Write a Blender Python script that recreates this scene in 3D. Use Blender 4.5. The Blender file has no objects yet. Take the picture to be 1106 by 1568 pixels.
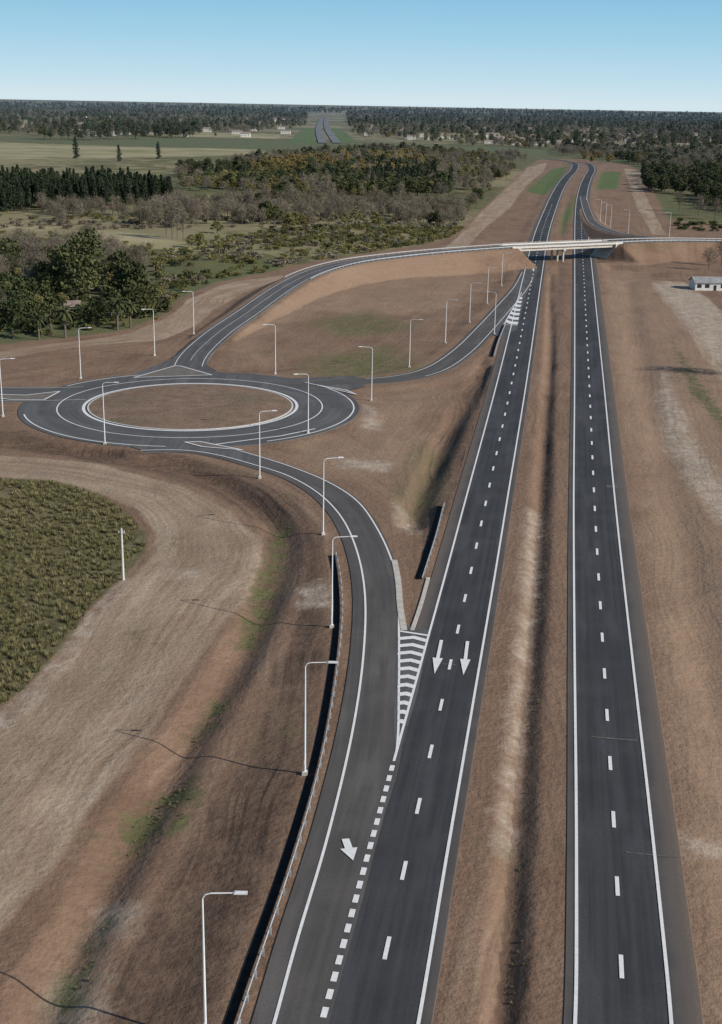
import bpy, math, random
import numpy as np
from mathutils import Vector, Matrix
random.seed(7); rng=np.random.default_rng(7)
sc=bpy.context.scene
# ------------------------------------------------------------------ camera
F=2000.0; CH=69.3
pt=math.atan((784-153)/F); rho=math.radians(1.04)
fw=np.array([0,math.cos(pt),-math.sin(pt)]); r0=np.array([1.,0,0]); u0=np.array([0,math.sin(pt),math.cos(pt)])
RR=r0*math.cos(rho)+u0*math.sin(rho); UU=u0*math.cos(rho)-r0*math.sin(rho)
def P(px,py,z=0.0):
    d=fw*F+RR*(px-553)+UU*(784-py); t=(z-CH)/d[2]; return (d*t)[:2]
cam=bpy.data.cameras.new("camera"); co=bpy.data.objects.new("camera",cam); sc.collection.objects.link(co)
cam.sensor_fit='VERTICAL'; cam.sensor_height=24; cam.lens=24*F/1568; cam.clip_end=60000; cam.clip_start=1
M=Matrix.Identity(4)
for i in range(3):
    M[i][0]=RR[i]; M[i][1]=UU[i]; M[i][2]=-fw[i]
M[2][3]=CH
co.matrix_world=M; sc.camera=co
# ------------------------------------------------------------------ light
S=np.array([21.6,-10.0]); S/=np.linalg.norm(S); EL=math.radians(28.6)
sd=Vector((S[0]*math.cos(EL),S[1]*math.cos(EL),math.sin(EL)))
sl=bpy.data.lights.new("sun","SUN"); sl.energy=5.0; sl.angle=math.radians(.5); sl.color=(1,.94,.85)
so=bpy.data.objects.new("sun",sl); sc.collection.objects.link(so); so.rotation_euler=sd.to_track_quat('Z','Y').to_euler()
w=bpy.data.worlds.new("World"); sc.world=w; w.use_nodes=True
nt=w.node_tree; bg=nt.nodes["Background"]
sky=nt.nodes.new("ShaderNodeTexSky"); sky.sky_type='NISHITA'; sky.sun_disc=False
sky.sun_elevation=EL; sky.sun_rotation=math.atan2(S[0],S[1]); sky.altitude=50; sky.air_density=1.0; sky.dust_density=.3; sky.ozone_density=3.0
tc=nt.nodes.new("ShaderNodeTexCoord"); sx=nt.nodes.new("ShaderNodeSeparateXYZ"); nt.links.new(tc.outputs["Generated"],sx.inputs[0])
rp=nt.nodes.new("ShaderNodeValToRGB"); mrg=nt.nodes.new("ShaderNodeMapRange"); mrg.inputs[1].default_value=0; mrg.inputs[2].default_value=.3; nt.links.new(sx.outputs[2],mrg.inputs[0]); nt.links.new(mrg.outputs[0],rp.inputs[0])
e=rp.color_ramp.elements; e[0].position=0; e[0].color=(.66,.80,.87,1); e[1].position=1; e[1].color=(.10,.26,.52,1)
for p_,c_ in ((.05,(.53,.74,.86,1)),(.14,(.37,.64,.82,1)),(.27,(.22,.51,.74,1))):
    q_=e.new(p_); q_.color=c_
vm=nt.nodes.new("ShaderNodeVectorMath"); vm.operation='SCALE'; vm.inputs[3].default_value=1/.09; nt.links.new(rp.outputs[0],vm.inputs[0])
mf=nt.nodes.new("ShaderNodeMapRange"); mf.inputs[1].default_value=.1; mf.inputs[2].default_value=.35; mf.inputs[3].default_value=.95; mf.inputs[4].default_value=0; nt.links.new(sx.outputs[2],mf.inputs[0])
mxx=nt.nodes.new("ShaderNodeMix"); mxx.data_type='RGBA'; nt.links.new(mf.outputs[0],mxx.inputs[0]); nt.links.new(sky.outputs[0],mxx.inputs[6]); nt.links.new(vm.outputs[0],mxx.inputs[7])
nt.links.new(mxx.outputs[2],bg.inputs[0]); bg.inputs[1].default_value=.09
sc.view_settings.view_transform='Standard'; sc.view_settings.look='None'; sc.view_settings.exposure=0
# ------------------------------------------------------------------ node helpers
class G:
    def __init__(s,name):
        s.m=bpy.data.materials.new(name); s.m.use_nodes=True; s.t=s.m.node_tree; s.b=s.t.nodes["Principled BSDF"]
        s.b.inputs["Roughness"].default_value=.9; s.b.inputs["Specular IOR Level"].default_value=.2
    def n(s,ty): return s.t.nodes.new(ty)
    def put(s,inp,v):
        if isinstance(v,bpy.types.NodeSocket): s.t.links.new(v,inp)
        else:
            if isinstance(v,tuple) and len(v)==3 and inp.type=='RGBA': v=(*v,1)
            inp.default_value=v
    def math(s,op,a,b=0.0,clamp=False):
        x=s.n("ShaderNodeMath"); x.operation=op; x.use_clamp=clamp; s.put(x.inputs[0],a); s.put(x.inputs[1],b); return x.outputs[0]
    def noise(s,vec,scale,detail=4,rough=.6):
        x=s.n("ShaderNodeTexNoise"); s.put(x.inputs["Vector"],vec); x.inputs["Scale"].default_value=scale
        x.inputs["Detail"].default_value=detail; x.inputs["Roughness"].default_value=rough; return x.outputs[0]
    def mr(s,v,lo,hi,a=0.0,b=1.0):
        x=s.n("ShaderNodeMapRange"); x.clamp=True; s.put(x.inputs[0],v)
        for i,q in enumerate((lo,hi,a,b)): x.inputs[i+1].default_value=q
        return x.outputs[0]
    def mix(s,f,a,b,mode='MIX'):
        x=s.n("ShaderNodeMix"); x.data_type='RGBA'; x.blend_type=mode; s.put(x.inputs[0],f); s.put(x.inputs[6],a); s.put(x.inputs[7],b); return x.outputs[2]
    def vmul(s,v,k):
        x=s.n("ShaderNodeVectorMath"); x.operation='MULTIPLY'; s.put(x.inputs[0],v); x.inputs[1].default_value=k; return x.outputs[0]
    def pos(s): return s.n("ShaderNodeNewGeometry").outputs["Position"]
    def attr(s,nm,vec=False):
        x=s.n("ShaderNodeAttribute"); x.attribute_name=nm; return x.outputs["Vector" if vec else "Fac"]
    def bump(s,h,st,dist):
        x=s.n("ShaderNodeBump"); x.inputs["Strength"].default_value=st; x.inputs["Distance"].default_value=dist
        s.put(x.inputs["Height"],h); s.t.links.new(x.outputs[0],s.b.inputs["Normal"])
    def col(s,c): s.put(s.b.inputs["Base Color"],c)
def simple(name,c1,c2,scale=1.0,rough=.8,metal=0):
    g=G(name); g.col(g.mix(g.mr(g.noise(g.pos(),scale),.35,.65),c1,c2)); g.b.inputs["Roughness"].default_value=rough; g.b.inputs["Metallic"].default_value=metal
    return g.m
def haze(g,c,k=.82):  # aerial haze mixed into the base colour with distance
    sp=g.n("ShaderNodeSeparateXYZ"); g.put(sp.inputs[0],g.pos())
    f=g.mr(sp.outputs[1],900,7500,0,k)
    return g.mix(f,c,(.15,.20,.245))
# ------------------------------------------------------------------ geometry helpers
class MB:
    def __init__(s): s.v=[]; s.f=[]; s.uv=[]; s.mi=[]
    def face(s,pts,uv=None,mi=0):
        k=len(s.v); s.v+= [tuple(p) for p in pts]; s.f.append(tuple(range(k,k+len(pts)))); s.mi.append(mi)
        s.uv+= uv if uv else [(p[0],p[1]) for p in pts]
    def box(s,c,ax,ay,hx,hy,hz,mi=0):
        ax=np.array(ax,float); ay=np.array(ay,float); az=np.cross(ax,ay); c=np.array(c,float)
        p=lambda a,b,d:tuple(c+ax*hx*a+ay*hy*b+az*hz*d)
        for q in (((-1,-1,-1),(-1,1,-1),(1,1,-1),(1,-1,-1)),((-1,-1,1),(1,-1,1),(1,1,1),(-1,1,1)),((-1,-1,-1),(1,-1,-1),(1,-1,1),(-1,-1,1)),
                  ((1,-1,-1),(1,1,-1),(1,1,1),(1,-1,1)),((1,1,-1),(-1,1,-1),(-1,1,1),(1,1,1)),((-1,1,-1),(-1,-1,-1),(-1,-1,1),(-1,1,1))):
            s.face([p(*k) for k in q],mi=mi)
    def tube(s,p0,p1,r0_,r1_,n=6,mi=0,cap=False):
        p0=np.array(p0,float); p1=np.array(p1,float); d=p1-p0; L=np.linalg.norm(d)
        if L<1e-6: return
        d/=L; a=np.cross(d,[0,0,1.]); 
        if np.linalg.norm(a)<.05: a=np.cross(d,[1.,0,0])
        a/=np.linalg.norm(a); b=np.cross(d,a)
        A=[p0+(a*math.cos(t)+b*math.sin(t))*r0_ for t in np.linspace(0,2*math.pi,n,endpoint=False)]
        B=[p1+(a*math.cos(t)+b*math.sin(t))*r1_ for t in np.linspace(0,2*math.pi,n,endpoint=False)]
        for i in range(n):
            j=(i+1)%n; s.face([A[i],A[j],B[j],B[i]],mi=mi)
        if cap: s.face(B,mi=mi)
    def mesh(s,name,mats):
        me=bpy.data.meshes.new(name); me.from_pydata(s.v,[],s.f)
        ul=me.uv_layers.new(name="UVMap"); ul.data.foreach_set("uv",np.array(s.uv,float).ravel())
        for m in mats: me.materials.append(m)
        me.polygons.foreach_set("material_index",s.mi); me.update(); return me
    def obj(s,name,mats,parent=None):
        o=bpy.data.objects.new(name,s.mesh(name,mats)); sc.collection.objects.link(o)
        if parent: o.parent=parent
        return o
def cr(pts,n=16):
    p=[np.array(q,float) for q in pts]; p=[2*p[0]-p[1]]+p+[2*p[-1]-p[-2]]; out=[]
    for i in range(1,len(p)-2):
        a,b,c,d=p[i-1:i+3]; t0=0; t1=t0+np.linalg.norm(b-a)**.5; t2=t1+np.linalg.norm(c-b)**.5; t3=t2+np.linalg.norm(d-c)**.5
        for t in np.linspace(t1,t2,n,endpoint=False):
            A1=(t1-t)/(t1-t0)*a+(t-t0)/(t1-t0)*b; A2=(t2-t)/(t2-t1)*b+(t-t1)/(t2-t1)*c; A3=(t3-t)/(t3-t2)*c+(t-t2)/(t3-t2)*d
            B1=(t2-t)/(t2-t0)*A1+(t-t0)/(t2-t0)*A2; B2=(t3-t)/(t3-t1)*A2+(t-t1)/(t3-t1)*A3
            out.append((t2-t)/(t2-t1)*B1+(t-t1)/(t2-t1)*B2)
    out.append(p[-2]); return np.array(out)
def resamp(L,step=None,n=None):
    L=np.array(L); d=np.r_[0,np.cumsum(np.linalg.norm(np.diff(L[:,:2],axis=0),axis=1))]
    if n is None: n=max(2,int(d[-1]/step)+1)
    s=np.linspace(0,d[-1],n); return np.stack([np.interp(s,d,L[:,k]) for k in range(L.shape[1])],1)
def line(pts,step=2.0,sm=0):
    pts=[(*q,0.0) if len(q)==2 else q for q in pts]
    c=cr(pts); L=np.array([[*P(q[0],q[1],q[2]),q[2]] for q in c]); L=resamp(L,step)
    for _ in range(sm): L[1:-1]=(L[:-2]+2*L[1:-1]+L[2:])/4
    return L
def tang(L):
    t=np.gradient(L[:,:2],axis=0); return t/np.maximum(np.linalg.norm(t,axis=1,keepdims=True),1e-9)
def off(L,d):
    t=tang(L); r=np.stack([t[:,1],-t[:,0]],1); o=L.copy(); o[:,:2]+=r*(np.array(d).reshape(-1,1) if np.ndim(d) else d); return o
def slen(L): return np.r_[0,np.cumsum(np.linalg.norm(np.diff(L[:,:2],axis=0),axis=1))]
def loft(mb,A,B,z,ua=None,ub=None,skirt=True,mi=0):
    s=slen(A); n=len(A)
    for i in range(n-1):
        a0=(*A[i,:2],A[i,2]+z); a1=(*A[i+1,:2],A[i+1,2]+z); b0=(*B[i,:2],B[i,2]+z); b1=(*B[i+1,:2],B[i+1,2]+z)
        u0_=-np.hypot(*(A[i,:2]-B[i,:2]))/2 if ua is None else ua; u1_=-u0_ if ub is None else ub
        mb.face([a0,b0,b1,a1],[(u0_,s[i]),(u1_,s[i]),(u1_,s[i+1]),(u0_,s[i+1])],mi)
        if skirt:
            dn=lambda p,q:(p[0]+(p[0]-q[0])*.02,p[1]+(p[1]-q[1])*.02,p[2]-.3)
            mb.face([dn(a0,b0),a0,a1,dn(a1,b1)],[(u0_,s[i])]*4,mi); mb.face([b0,dn(b0,a0),dn(b1,a1),b1],[(u1_,s[i])]*4,mi)
def ribbon(mb,L,a,b,z,skirt=True,mi=0): loft(mb,off(L,a),off(L,b),z,a,b,skirt,mi)
def dashes(mb,L,dash,pitch,wd,z,s0=0,s1=1e9,o=0.0):
    L=off(L,o) if o else L; s=slen(L); e=min(s1,s[-1]); x=s0
    pt_=lambda q:np.array([np.interp(q,s,L[:,k]) for k in range(3)])
    while x+dash<e:
        a,b=pt_(x),pt_(x+dash); t=(b-a)[:2]; t/=np.linalg.norm(t); r=np.array([t[1],-t[0]])*wd/2
        mb.face([(a[0]-r[0],a[1]-r[1],a[2]+z),(a[0]+r[0],a[1]+r[1],a[2]+z),(b[0]+r[0],b[1]+r[1],b[2]+z),(b[0]-r[0],b[1]-r[1],b[2]+z)])
        x+=pitch
def poly(mb,pts,z,mi=0): mb.face([(*P(*q),z) for q in pts],mi=mi)
# ------------------------------------------------------------------ road lines (world polylines)
RC=line([(953.5,1720),(956,1568),(951,1465),(939,1241),(925,1019),(911,780),(903,600),(894,420),(891,365),(890,330),(891,305),(895,285),(901,270),(906,260),(902,252),(880,248)],3,6)
LC=line([(528,1730),(567,1568),(590,1465),(617,1341),(659,1154),(702,962),(722,872),(744,770),(783,590),(818,412),(829,360),(841,325),(856,290),(868,272),(879,260),(881,252),(868,247),(835,243)],3,6)
outer=line([(215,690),(280,689),(335,697),(390,712),(440,728),(490,757),(525,795),(548,848),(559,910),(557,1000),(541,1115),(501,1285),(452,1450),(420,1568),(375,1720)],2,2)
inner=line([(285,677),(340,684),(400,700),(460,720),(510,742),(550,770),(578,810),(597,850),(609,890),(611,965),(611,1050),(606,1165),(580,1250),(548,1372),(524,1456),(493,1568),(452,1720)],2,2)
A=line([(285,575,0),(293,550,0),(330,513,.2),(380,478,1.4),(425,446,2.8),(470,421,4),(530,403,5.2),(600,393,6),(680,385,6.7),(782,377.5,7.2)],2,6)
A2=line([(934,371,7.2),(980,369,7.2),(1040,368,6.8),(1106,369,6.2),(1250,370,5),(1500,376,3)],2,4)
B=line([(430,592),(500,585),(600,581),(665,566),(708,538),(745,501),(778,464),(798,440),(812,412)],2,4)
D=line([(130,602),(60,604),(-60,603),(-250,600)],2,4)
E=line([(893,300,0),(899,322,.2),(908,340,1),(930,352,3),(965,360,5),(1005,364,6.6)],2,4)
FH=line([(516,219),(503,200),(499,188),(500,180)],20,2)
FG=line([(494,219),(488,200),(490,188),(494,180)],20,2)
RX,RY=P(293,621); 
BL=np.array(P(782,377.5,7.2)); BR=np.array(P(934,371,7.2))
# ------------------------------------------------------------------ terrain
def pdist(X,Y,L,dec=6):
    L=np.vstack([L[::dec],L[-1:]]); s=slen(L); best=np.full(X.shape,1e9); bs=np.zeros(X.shape); bz=np.zeros(X.shape); sg=np.zeros(X.shape)
    for i in range(len(L)-1):
        a=L[i]; d=L[i+1]-a; l2=d[0]**2+d[1]**2
        if l2<1e-6: continue
        t=np.clip(((X-a[0])*d[0]+(Y-a[1])*d[1])/l2,0,1); dx=X-a[0]-t*d[0]; dy=Y-a[1]-t*d[1]; q=dx*dx+dy*dy; m=q<best
        best=np.where(m,q,best); bs=np.where(m,s[i]+t*math.sqrt(l2),bs)
        if L.shape[1]>2: bz=np.where(m,a[2]+t*d[2],bz)
        sg=np.where(m,np.sign(dx*d[1]-dy*d[0]),sg)
    return np.sqrt(best),bs,bz,sg
def sstep(x,a,b): t=np.clip((x-a)/(b-a),0,1); return t*t*(3-2*t)
def vnoise(x,y,sc_,seed=0):
    x=x/sc_; y=y/sc_; xi=np.floor(x); yi=np.floor(y); fx=x-xi; fy=y-yi; fx=fx*fx*(3-2*fx); fy=fy*fy*(3-2*fy)
    h=lambda a,b:np.modf(np.abs(np.sin(a*127.1+b*311.7+seed*74.7)*43758.5453))[0]
    return (h(xi,yi)*(1-fx)+h(xi+1,yi)*fx)*(1-fy)+(h(xi,yi+1)*(1-fx)+h(xi+1,yi+1)*fx)*fy
ditches=[(line([(842,420),(842,520),(836,640),(829,760),(821,900),(806,1100),(785,1350),(768,1568),(755,1720)],4,2),.65,2.3),
         (line([(-100,668),(0,672),(150,690),(290,713),(370,752),(430,800),(428,860),(400,930),(355,1020),(285,1130),(195,1280),(110,1440),(40,1600)],4,2),1.1,4.0),
         (line([(745,560),(700,640),(660,720),(630,800)],4,2),1.0,4.0),
         (line([(960,430),(985,560),(1035,760),(1075,950),(1130,1200)],4,2),.35,5.0)]
def height(X,Y,full=True):
    dr=np.full(X.shape,1e9)
    for L,hw,dec in ((RC,6,8),(LC,6,8),(outer,3.5,6),(inner,3,6),(B,5,6),(D,9,6)):
        dr=np.minimum(dr,pdist(X,Y,L,dec)[0]-hw)
    dr=np.minimum(dr,np.abs(np.hypot(X-RX,Y-RY)-20)-20)
    k=sstep(dr,1.,7.)
    h=-.08-.5*k + k*(vnoise(X,Y,18,3)-.5)*.7 + k*(vnoise(X,Y,5,5)-.5)*.25+ sstep(dr,.5,3)*(vnoise(X,Y,2.3,9)-.5)*.07
    for L,dp,hw in ditches:
        d=pdist(X,Y,L,3)[0]; h=h-dp*sstep(hw-d+ (vnoise(X,Y,9,1)-.5)*.35,0,hw)*sstep(dr,-.2,1.5)
    for L,hw in ((A,6.5),(A2,6.5),(E,5)):
        d,s,z,_=pdist(X,Y,L,4); he=z-.15-np.maximum(0,d-hw)*.45
        h=np.maximum(h,np.where(z>.15,he,-9))
    # cut the opening under the bridge
    ax=(BR-BL); Lb=np.linalg.norm(ax); ax=ax/Lb; s=(X-BL[0])*ax[0]+(Y-BL[1])*ax[1]; lat=np.abs((X-BL[0])*-ax[1]+(Y-BL[1])*ax[0])
    e=np.minimum(s,Lb-s); cut=(e>0)&(lat<60)
    h=np.where(cut,np.minimum(h,np.maximum(7-1.1*e-np.maximum(0,lat-6)*.45,-.12)),h)
    return h
def hz(x,y): return float(height(np.array([float(x)]),np.array([float(y)]))[0])
def geo(a,s,g,end):
    o=[a]
    while o[-1]<end: o.append(o[-1]+s); s*=g
    return o
xp=geo(185,1.2,1.045,16000); xs=np.array([-v for v in xp[::-1]]+list(np.arange(-184,-40,1.0))+list(np.arange(-40,70,.5))+list(np.arange(70,184.5,1.0))+xp)
ys=np.array(list(np.arange(-300,60,15.))+list(np.arange(60,640,1.0))+geo(640,1.2,1.018,17000))
X,Y=np.meshgrid(xs,ys); Z=height(X,Y)
def sdf(pts,far=40.,world=False):
    W_=np.array([P(*q) for q in pts]); n=len(W_)
    out=np.full(X.shape,-far); m=(X>W_[:,0].min()-far)&(X<W_[:,0].max()+far)&(Y>W_[:,1].min()-far)&(Y<W_[:,1].max()+far)
    x=X[m]; y=Y[m]; best=np.full(x.shape,1e12); ins=np.zeros(x.shape,bool)
    for i in range(n):
        a=W_[i]; b=W_[(i+1)%n]; d=b-a; l2=d@d+1e-9; t=np.clip(((x-a[0])*d[0]+(y-a[1])*d[1])/l2,0,1)
        best=np.minimum(best,(x-a[0]-t*d[0])**2+(y-a[1]-t*d[1])**2)
        c=((a[1]>y)!=(b[1]>y)); xx=a[0]+(y-a[1])*d[0]/(d[1] if abs(d[1])>1e-9 else 1e-9); ins^=(c&(x<xx))
    q=np.sqrt(best); out[m]=np.clip(np.where(ins,q,-q),-far,far); return out
def zmax(*pl): 
    o=np.full(X.shape,-40.)
    for p in pl: o=np.maximum(o,sdf(p))
    return o
corr=[(-900,545),(-400,535),(0,524),(110,512),(200,500),(245,482),(275,455),(330,430),(400,417),(470,400),(560,386),(640,375),(690,362),(720,335),(770,290),(805,256),(825,244),(880,242),(965,252),(990,270),(1005,300),(1025,335),(1106,345),(1700,340),(2300,700),(2300,1900),(-1500,1900),(-1500,900)]
zones=dict(
 z_veg=-sdf(corr),
 z_tan=zmax([(-700,690),(0,692),(150,706),(280,742),(345,775),(395,815),(405,850),(380,905),(330,960),(270,1050),(215,1130),(150,1220),(80,1320),(0,1420),(-100,1560),(-900,1800),(-900,1300),(-60,1150),(0,1108),(50,1062),(105,1000),(150,935),(205,882),(238,840),(240,812),(205,775),(150,750),(80,735),(0,727),(-700,724)],
   [(-300,548),(0,535),(110,520),(200,507),(255,485),(290,455),(350,430),(430,419),(445,424),(390,438),(330,470),(300,498),(240,518),(110,530),(0,545),(-300,560)],
   [(838,248),(832,262),(805,285),(780,318),(740,350),(715,378),(680,380),(700,362),(735,325),(775,288),(808,256)],
   [(1000,428),(1050,430),(1085,455),(1130,495),(1160,560),(1160,640),(1100,575),(1062,520),(1030,475),(1000,440)],
   [(955,256),(985,262),(985,290),(1000,320),(1020,358),(1000,358),(975,315),(965,285)]),
 z_light=zmax([(360,540),(370,500),(430,465),(520,425),(640,402),(740,395),(730,430),(690,470),(600,480),(480,475),(420,510),(400,550)],[(920,400),(1010,430),(1106,560),(1300,800),(1300,1700),(1080,1700),(1040,1200),(980,850),(930,560)],[(590,600),(680,590),(640,660),(600,740),(500,730),(420,695),(520,660)]),
 z_pale=zmax([(1015,560),(1040,620),(1075,690),(1106,740),(1150,790),(1106,800),(1060,740),(1020,670),(1008,600)],[(1055,1286),(1130,1290),(1130,1310),(1060,1302)],
   [(1000,432),(1050,434),(1085,458),(1130,500),(1150,560),(1100,550),(1062,505),(1030,465)],
   [(452,895),(500,888),(505,930),(460,925)],[(520,700),(600,706),(590,718),(520,715)],[(165,1370),(212,1372),(200,1415),(150,1420)],[(80,1490),(150,1450),(140,1550),(60,1568)],[(560,620),(575,630),(582,655),(558,655)],
   [(812,780),(822,780),(818,900),(800,1050),(785,1180),(770,1300),(765,1300),(796,1000)],[(255,868),(300,868),(295,876),(258,877)],[(600,765),(632,790),(630,815),(618,812)],  # long median strip: sunlit edge of the ditch painted pale
   [(0,1108),(50,1062),(105,1000),(150,935),(190,888),(186,880),(140,928),(92,990),(40,1048),(-40,1115),(-40,1125)]),
 z_green=zmax([(432,785),(445,800),(425,880),(400,960),(375,990),(362,975),(395,880),(415,820)],[(335,1060),(355,1062),(310,1120),(283,1118)],[(230,1210),(305,1170),(295,1240),(200,1295),(185,1260)],[(1030,520),(1075,590),(1130,660),(1130,680),(1060,600)],[(120,1420),(170,1390),(140,1500),(90,1560),(70,1520)]),
 z_fgreen=zmax([(805,292),(845,258),(870,254),(856,280),(835,298)],[(912,289),(922,262),(952,262),(945,288)],
   [(440,218),(465,196),(482,196),(484,218)],[(520,218),(508,196),(520,196),(550,218)],[(880,300),(876,330),(858,360),(862,330)]),
 z_weak=zmax([(470,492),(570,472),(640,500),(520,515)],[(480,545),(600,525),(640,565),(520,582),(460,570)],[(240,420),(300,420),(260,470),(230,480)],[(640,700),(660,680),(650,760),(630,780)]),
 z_grass=zmax([(-700,722),(0,726),(80,733),(150,752),(195,778),(225,812),(222,838),(190,878),(140,925),(90,990),(40,1045),(-60,1120),(-700,1290)]),
 z_field=zmax([(-200,212),(0,217),(200,224),(400,228),(410,236),(250,240),(0,243),(-200,240)],[(110,350),(190,352),(290,370),(400,378),(300,383),(180,376),(100,369)],[(600,228),(760,236),(740,243),(590,237)],[(-200,180),(60,184),(40,196),(-200,196)],[(640,202),(860,208),(840,215),(640,210)],[(0,343),(90,347),(60,352),(0,350)],[(150,198),(430,205),(430,212),(160,206)],[(880,222),(1000,226),(990,232),(880,228)]),
 z_dark=zmax([(-100,655),(0,655),(120,680),(280,697),(370,722),(450,760),(470,800),(440,1000),(350,1180),(250,1350),(150,1568),(330,1568),(420,1330),(480,1130),(500,960),(492,830),(440,760),(425,900),(385,930),(410,800),(330,750),(200,712),(0,680),(-100,678)],
   [(700,600),(740,560),(755,540),(740,620),(700,760),(640,860),(630,800),(660,700)],[(836,600),(850,600),(842,800),(832,1000),(815,1250),(800,1568),(765,1568),(790,1300),(812,1050),(826,800)],[(900,380),(960,385),(955,400),(915,402)]))  # long median strip: shaded slope of the ditch painted dark
ld=np.full(X.shape,1e9); fl=np.zeros(X.shape+(3,))
dr_=line([(-300,708),(0,708),(150,728),(270,765),(315,830),(290,900),(220,980),(120,1110),(0,1270),(-200,1500)],4,3)
loopc=line([(-100,548),(100,524),(230,505),(300,450),(400,428)],4,3)
for k,L in enumerate((RC,LC,outer,A,B,dr_,loopc)):
    d,s,_,sg=pdist(X,Y,L,2 if k in (2,5,6) else 6); m=d<ld; ld=np.where(m,d,ld); fl[...,0]=np.where(m,d*sg+k*37,fl[...,0]); fl[...,1]=np.where(m,s,fl[...,1])
nx,ny=len(xs),len(ys)
me=bpy.data.meshes.new("ground"); V=np.stack([X,Y,Z],-1).reshape(-1,3)
idx=np.arange(nx*ny).reshape(ny,nx); q=np.stack([idx[:-1,:-1],idx[:-1,1:],idx[1:,1:],idx[1:,:-1]],-1).reshape(-1,4)
me.vertices.add(len(V)); me.vertices.foreach_set("co",V.ravel()); me.loops.add(q.size); me.loops.foreach_set("vertex_index",q.ravel().astype(np.int32))
me.polygons.add(len(q)); me.polygons.foreach_set("loop_start",np.arange(0,q.size,4,dtype=np.int32)); me.polygons.foreach_set("loop_total",np.full(len(q),4,np.int32))
me.polygons.foreach_set("use_smooth",np.ones(len(q),bool)); me.update()
for k,v in zones.items():
    a=me.attributes.new(k,'FLOAT','POINT'); a.data.foreach_set("value",v.ravel().astype(np.float32))
a=me.attributes.new("flow",'FLOAT_VECTOR','POINT'); a.data.foreach_set("vector",fl.reshape(-1).astype(np.float32))
go=bpy.data.objects.new("ground",me); sc.collection.objects.link(go)
g=G("ground_soil_and_grass"); pos=g.pos(); fv=g.attr("flow",True)
n0=g.noise(pos,.012,3); n1=g.noise(pos,.06,5,.65); n2=g.noise(pos,.35,5,.7); n3=g.noise(pos,1.6,5,.7)
nw=g.noise(pos,.018,2); cw=g.n("ShaderNodeCombineXYZ"); g.put(cw.inputs[0],g.math('MULTIPLY',nw,14.0)); va=g.n("ShaderNodeVectorMath"); va.operation='ADD'; g.put(va.inputs[0],fv); g.put(va.inputs[1],cw.outputs[0]); fw_=va.outputs[0]
st1=g.noise(g.vmul(fw_,(.22,.012,1)),1.0,3,.55); st2=g.noise(g.vmul(fw_,(1.5,.025,1)),1.0,2,.5); n4=g.noise(pos,.9,4,.65)
st5=g.noise(g.vmul(fw_,(.7,.012,1)),1.0,1,.4)   # wheel ruts
gate=g.mr(g.noise(pos,.045,3),.44,.64)
gate2=g.mr(g.noise(pos,.03,4,.6),.48,.58)
gate3=g.mr(g.noise(g.vmul(pos,(1,1,1)),.022,4,.6),.46,.62,.1,1)
soil=g.mix(g.mr(n1,.35,.65),(.180,.108,.070),(.275,.178,.118))
soil=g.mix(g.mr(st1,.42,.62,0,.5),soil,(.29,.195,.132)); soil=g.mix(g.math('MULTIPLY',g.mr(st2,.52,.68,0,.5),gate2),soil,(.125,.078,.053)); soil=g.mix(g.mr(n4,.52,.72,0,.45),soil,(.14,.088,.058))
soil=g.mix(g.mr(n0,.45,.7,0,.5),soil,(.235,.145,.096)); soil=g.mix(g.mr(n2,.56,.75,0,.35),soil,(.35,.25,.17)); soil=g.mix(g.math('MULTIPLY',g.mr(st5,.58,.64,0,.3),gate2),soil,(.34,.25,.175))
def mask(nm,amp,wd,n=None):
    v=g.math('ADD',g.attr(nm),g.math('MULTIPLY',g.math('SUBTRACT',n if n is not None else n1,.5),amp)); return g.mr(v,-wd,wd)
tan=g.mix(g.mr(st1,.38,.62),(.305,.218,.147),(.425,.325,.232)); tan=g.mix(g.mr(n1,.42,.62,0,.65),tan,(.27,.187,.125))
tan=g.mix(g.math('MULTIPLY',g.mr(st5,.53,.62,0,.38),gate3),tan,(.50,.40,.30)); tan=g.mix(g.math('MULTIPLY',g.mr(st5,.46,.38,0,.42),gate3),tan,(.235,.16,.107)); tan=g.mix(g.math('MULTIPLY',g.mr(st2,.56,.66,0,.3),gate),tan,(.50,.41,.31)); tan=g.mix(g.mr(n2,.55,.8,0,.35),tan,(.24,.17,.118)); tan=g.mix(g.mr(n0,.5,.62,0,.35),tan,(.44,.35,.26)); tan=g.mix(g.math('MULTIPLY',g.mr(st2,.43,.36,0,.35),gate2),tan,(.20,.135,.092))
dark=g.mix(g.mr(n2,.35,.65),(.115,.072,.049),(.195,.127,.085)); dark=g.mix(g.math('MULTIPLY',g.mr(st2,.5,.6,0,.75),gate2),dark,(.05,.033,.024)); dark=g.mix(g.mr(st5,.54,.62,0,.45),dark,(.245,.165,.11)); dark=g.mix(g.mr(n4,.5,.7,0,.5),dark,(.075,.047,.033))
pale=g.mix(g.mr(n2,.35,.65),(.35,.27,.20),(.57,.49,.40))
green=g.mix(g.mr(n2,.35,.65),(.055,.075,.026),(.12,.13,.05))
grass=g.mix(g.mr(n2,.35,.65),(.085,.08,.034),(.17,.15,.075)); grass=g.mix(g.mr(n1,.5,.7),grass,(.21,.18,.10))
veg=g.mix(g.mr(n1,.35,.65),(.09,.092,.038),(.17,.15,.07)); veg=g.mix(g.mr(n0,.5,.62),veg,(.14,.145,.05)); veg=g.mix(g.mr(n2,.5,.8,0,.6),veg,(.06,.055,.032))
big=g.noise(g.vmul(pos,(.0012,.0026,1)),1,3); veg=g.mix(g.mr(big,.50,.54,0,.85),veg,(.28,.245,.135)); veg=g.mix(g.mr(big,.40,.46,.7,0),veg,(.11,.14,.06))
field=g.mix(g.mr(n0,.35,.65),(.22,.22,.095),(.41,.35,.21))
c=soil
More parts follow.
